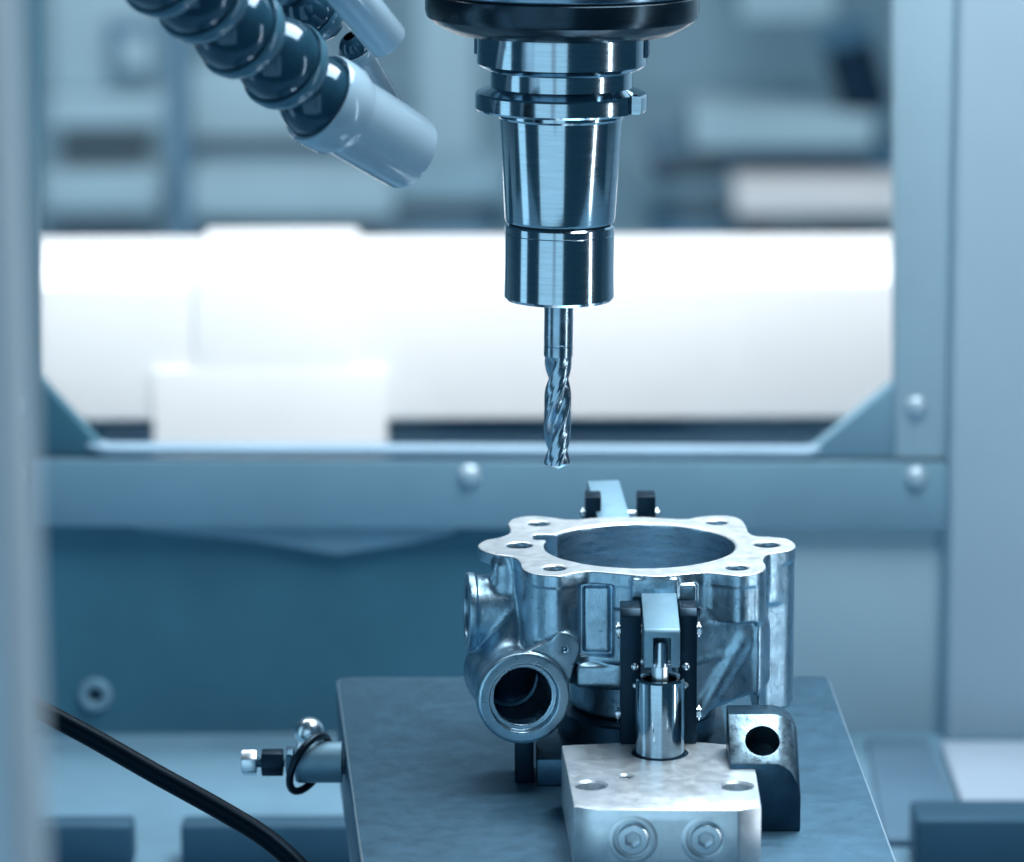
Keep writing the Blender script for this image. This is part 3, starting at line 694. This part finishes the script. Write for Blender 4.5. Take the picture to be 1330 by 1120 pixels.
# front port with teardrop lug
dp = np.array((.17, -.985, .03)); dp /= np.linalg.norm(dp); cp = Lc(280, 880, -50)
up = np.array((0, 0, 1.0)); ex = np.cross(up, -dp); ex /= np.linalg.norm(ex); ey = np.cross(-dp, ex) * 1.0
if ey[2] < 0: ey = -ey
if ex[0] < 0: ex = -ex
def port_uv():
    return ((X - cp[0]) * ex[0] + (Y - cp[1]) * ex[1] + (Z - cp[2]) * ex[2], (X - cp[0]) * ey[0] + (Y - cp[1]) * ey[1] + (Z - cp[2]) * ey[2], (X - cp[0]) * dp[0] + (Y - cp[1]) * dp[1] + (Z - cp[2]) * dp[2])
pu, pv, pt = port_uv()
port = acyl(cp, dp, 15.2, -46, -2, 1.0, -.0)
ring2 = smax(np.sqrt(pu ** 2 + pv ** 2) - 17.0, np.maximum(-7 - pt, pt), .8)
ang = math.atan2(17.5, 14.6); ul, vl = 15.2, 17.3
tt = np.clip((pu * ul + pv * vl) / (ul * ul + vl * vl), 0, 1)
tear = smax(np.sqrt((pu - tt * ul) ** 2 + (pv - tt * vl) ** 2) - (16.6 + (6.0 - 16.6) * tt), np.maximum(-5.5 - pt, pt + 1.2), .6)
port = smin(port, smin(ring2, tear, .8), 1.6)
port = smin(port, capsule(cp - dp * 24, c1 - dl * 24, 13.5), 3)
comp = [flange, barrel, left, port]
names = ['mounting_flange', 'barrel', 'side_port', 'front_port']
labels_grid = np.argmin(np.stack([c - b_ for c, b_ in zip(comp, (0.15, 0, 0, 0))]), axis=0).astype(np.uint8)
D_ = smin(smin(smin(barrel, left, 2.5), port, 2.0), flange, .8)
# bores
RR = np.sqrt((X - bc[0]) ** 2 + (Y - bc[1]) ** 2)
bore = np.maximum(RR - RB, -38 - Z)
bore = np.minimum(bore, np.maximum(RR - (RB + .7), -.5 - Z))
D_ = np.maximum(D_, -bore)
# shallow pocket on the left of the rim
pL = fl(345, 300); D_ = smax(D_, -rbox((pL[0] + 2, pL[1] + 1, -4), (5.5, 4.5, 9), 1.5), .4)
for i, hc in enumerate(holes):
    r = 4.6 if i in (1, 4) else 3.9
    rh = np.sqrt((X - hc[0]) ** 2 + (Y - hc[1]) ** 2)
    D_ = np.maximum(D_, -np.maximum(np.minimum(rh - r, rh - r - .8 - Z * 1.0 - .0), -25 - Z))
prad = np.sqrt(pu ** 2 + pv ** 2)
D_ = np.maximum(D_, -np.maximum(prad - 12.6, -3.4 - pt))
D_ = np.maximum(D_, -np.maximum(prad - 10.6, -30 - pt))
D_ = np.maximum(D_, -capsule(cp - dp * 27, c1 - dl * 16, 9.6))
D_ = np.maximum(D_, -np.maximum(np.sqrt((pu - ul) ** 2 + (pv - vl) ** 2) - .9, -3 - pt))
tl, rl = axial(c1, dl); D_ = np.maximum(D_, -np.maximum(rl - 10, -22 - tl))
D_ = D_.astype(np.float32)
# naive surface nets
sg = D_ < 0
def surface_nets(D_, sg):
    c = [(i, j, k) for i in (0, 1) for j in (0, 1) for k in (0, 1)]
    nx, ny, nz = D_.shape
    sl = lambda A, i, j, k: A[i:nx - 1 + i, j:ny - 1 + j, k:nz - 1 + k]
    cnt = sum(sl(sg, *q).astype(np.int8) for q in c); act = (cnt > 0) & (cnt < 8)
    idx = np.full(act.shape, -1, np.int64); ii = np.argwhere(act); idx[act] = np.arange(len(ii))
    vals = np.stack([D_[ii[:, 0] + q[0], ii[:, 1] + q[1], ii[:, 2] + q[2]] for q in c], 1)
    acc = np.zeros((len(ii), 3)); n = np.zeros(len(ii))
    for a in range(8):
        for b in range(a + 1, 8):
            df = np.abs(np.array(c[a]) - np.array(c[b]))
            if df.sum() != 1: continue
            va, vb = vals[:, a], vals[:, b]; cr = (va < 0) != (vb < 0)
            t = np.where(cr, va / np.where(cr, va - vb, 1), 0)
            pos = np.array(c[a])[None] + t[:, None] * (np.array(c[b]) - np.array(c[a]))[None]
            acc += np.where(cr[:, None], pos, 0); n += cr
    V = ii + acc / n[:, None]
    faces = []
    for ax in range(3):
        s0 = [slice(1, nx - 1), slice(1, ny - 1), slice(1, nz - 1)]; s1 = list(s0)
        s1[ax] = slice(2, D_.shape[ax])
        A = sg[tuple(s0)]; Bq = sg[tuple(s1)]
        e = np.argwhere(A != Bq); o = A[A != Bq]; e = e + 1
        u, v = [(1, 2), (2, 0), (0, 1)][ax]
        du = np.zeros(3, int); du[u] = 1; dv = np.zeros(3, int); dv[v] = 1
        q = [e - du - dv, e - dv, e, e - du]
        F_ = np.stack([idx[p[:, 0], p[:, 1], p[:, 2]] for p in q], 1)
        F_[~o] = F_[~o][:, ::-1]; faces.append(F_)
    return V, np.concatenate(faces)
V, FC = surface_nets(D_, sg)
FC = FC[(FC >= 0).all(1)]
# vertex normals from the field
def samp(A, P):
    P = np.clip(P, 0, np.array(A.shape) - 1.001); i = P.astype(int); f = P - i; r = 0
    for a in (0, 1):
        for b in (0, 1):
            for c_ in (0, 1):
                wgt = (f[:, 0] if a else 1 - f[:, 0]) * (f[:, 1] if b else 1 - f[:, 1]) * (f[:, 2] if c_ else 1 - f[:, 2])
                r = r + wgt * A[i[:, 0] + a, i[:, 1] + b, i[:, 2] + c_]
    return r
NV = np.stack([samp(D_, V + e) - samp(D_, V - e) for e in np.eye(3) * .8], 1); NV /= np.linalg.norm(NV, axis=1)[:, None] + 1e-9
VW = lo + V * VX
fcen = VW[FC].mean(1); gi = np.clip(np.round(V[FC].mean(1)).astype(int), 0, np.array(labels_grid.shape) - 1)
fn = NV[FC].mean(1)
lab = labels_grid[gi[:, 0], gi[:, 1], gi[:, 2]].copy()
rb = np.hypot(fcen[:, 0] - bc[0], fcen[:, 1] - bc[1])
inb = (rb < RB + .35) & (fcen[:, 2] < -.4) & (fcen[:, 2] > -39)
lab[inb] = 1
ftop = (fcen[:, 2] > -.5) & (fn[:, 2] > .4)
lab[ftop] = 0
pcoord = fcen - cp; pt_f = pcoord @ dp; pr_f = np.sqrt(np.maximum((pcoord ** 2).sum(1) - pt_f ** 2, 0))
pface = (pt_f > -3.9) & (pr_f < 18) & (fn @ dp > .75)
lab[pface] = 3
HS = tag(empty('cast_housing', (W0.x, W0.y, ZT - 62)), 'cast aluminium pump housing with a bright six eared flange and two ports', 'housing')
mats = ['cast_aluminium', 'machined_aluminium', 'bored_aluminium', 'port_face', 'socket_dark', 'dark_steel']
mi = np.zeros(len(FC), int)
mi[ftop] = 1; mi[inb] = 2; mi[pface] = 3
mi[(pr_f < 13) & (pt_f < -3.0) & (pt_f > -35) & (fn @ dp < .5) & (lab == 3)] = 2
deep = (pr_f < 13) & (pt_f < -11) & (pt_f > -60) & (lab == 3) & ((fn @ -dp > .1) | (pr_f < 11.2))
mi[deep] = 5  # shade deep inside the front port, painted as a darker material
for li, nm in enumerate(names):
    sel = FC[lab == li]; ids, inv = np.unique(sel, return_inverse=True); inv = inv.reshape(sel.shape)
    vv = VW[ids].copy(); vv[:, 2] += 62
    me = bpy.data.meshes.new(nm); me.from_pydata((vv * S).tolist(), [], inv.tolist())
    for k in mats: me.materials.append(M[k])
    me.polygons.foreach_set('material_index', mi[lab == li].astype(np.int32)); me.polygons.foreach_set('use_smooth', np.ones(len(sel), bool))
    me.update(); me.normals_split_custom_set_from_vertices(NV[ids].tolist())
    o = bpy.data.objects.new(nm, me); col.objects.link(o); o.parent = HS
# dark riser the housing stands on
RS = tag(empty('riser_block', (W0.x, W0.y, ZP)), 'low dark riser block carrying the cast housing', 'riser')
hr = ZT - 62 - ZP - .2
boxo('base', -38, 34, -40, 34, 0, hr * .55, 'dark_steel', RS, bevel=1.2)
latheo('seat', [(0, hr * .55), (30, hr * .55), (30, hr - .8), (29, hr), (0, hr)], 'dark_steel', RS, 72)
pp = atY(700, 1000, -40)
boxo('side_stop', -46, -39, -36, -14, 0, hr + 2, 'black_oxide', RS, bevel=.8)
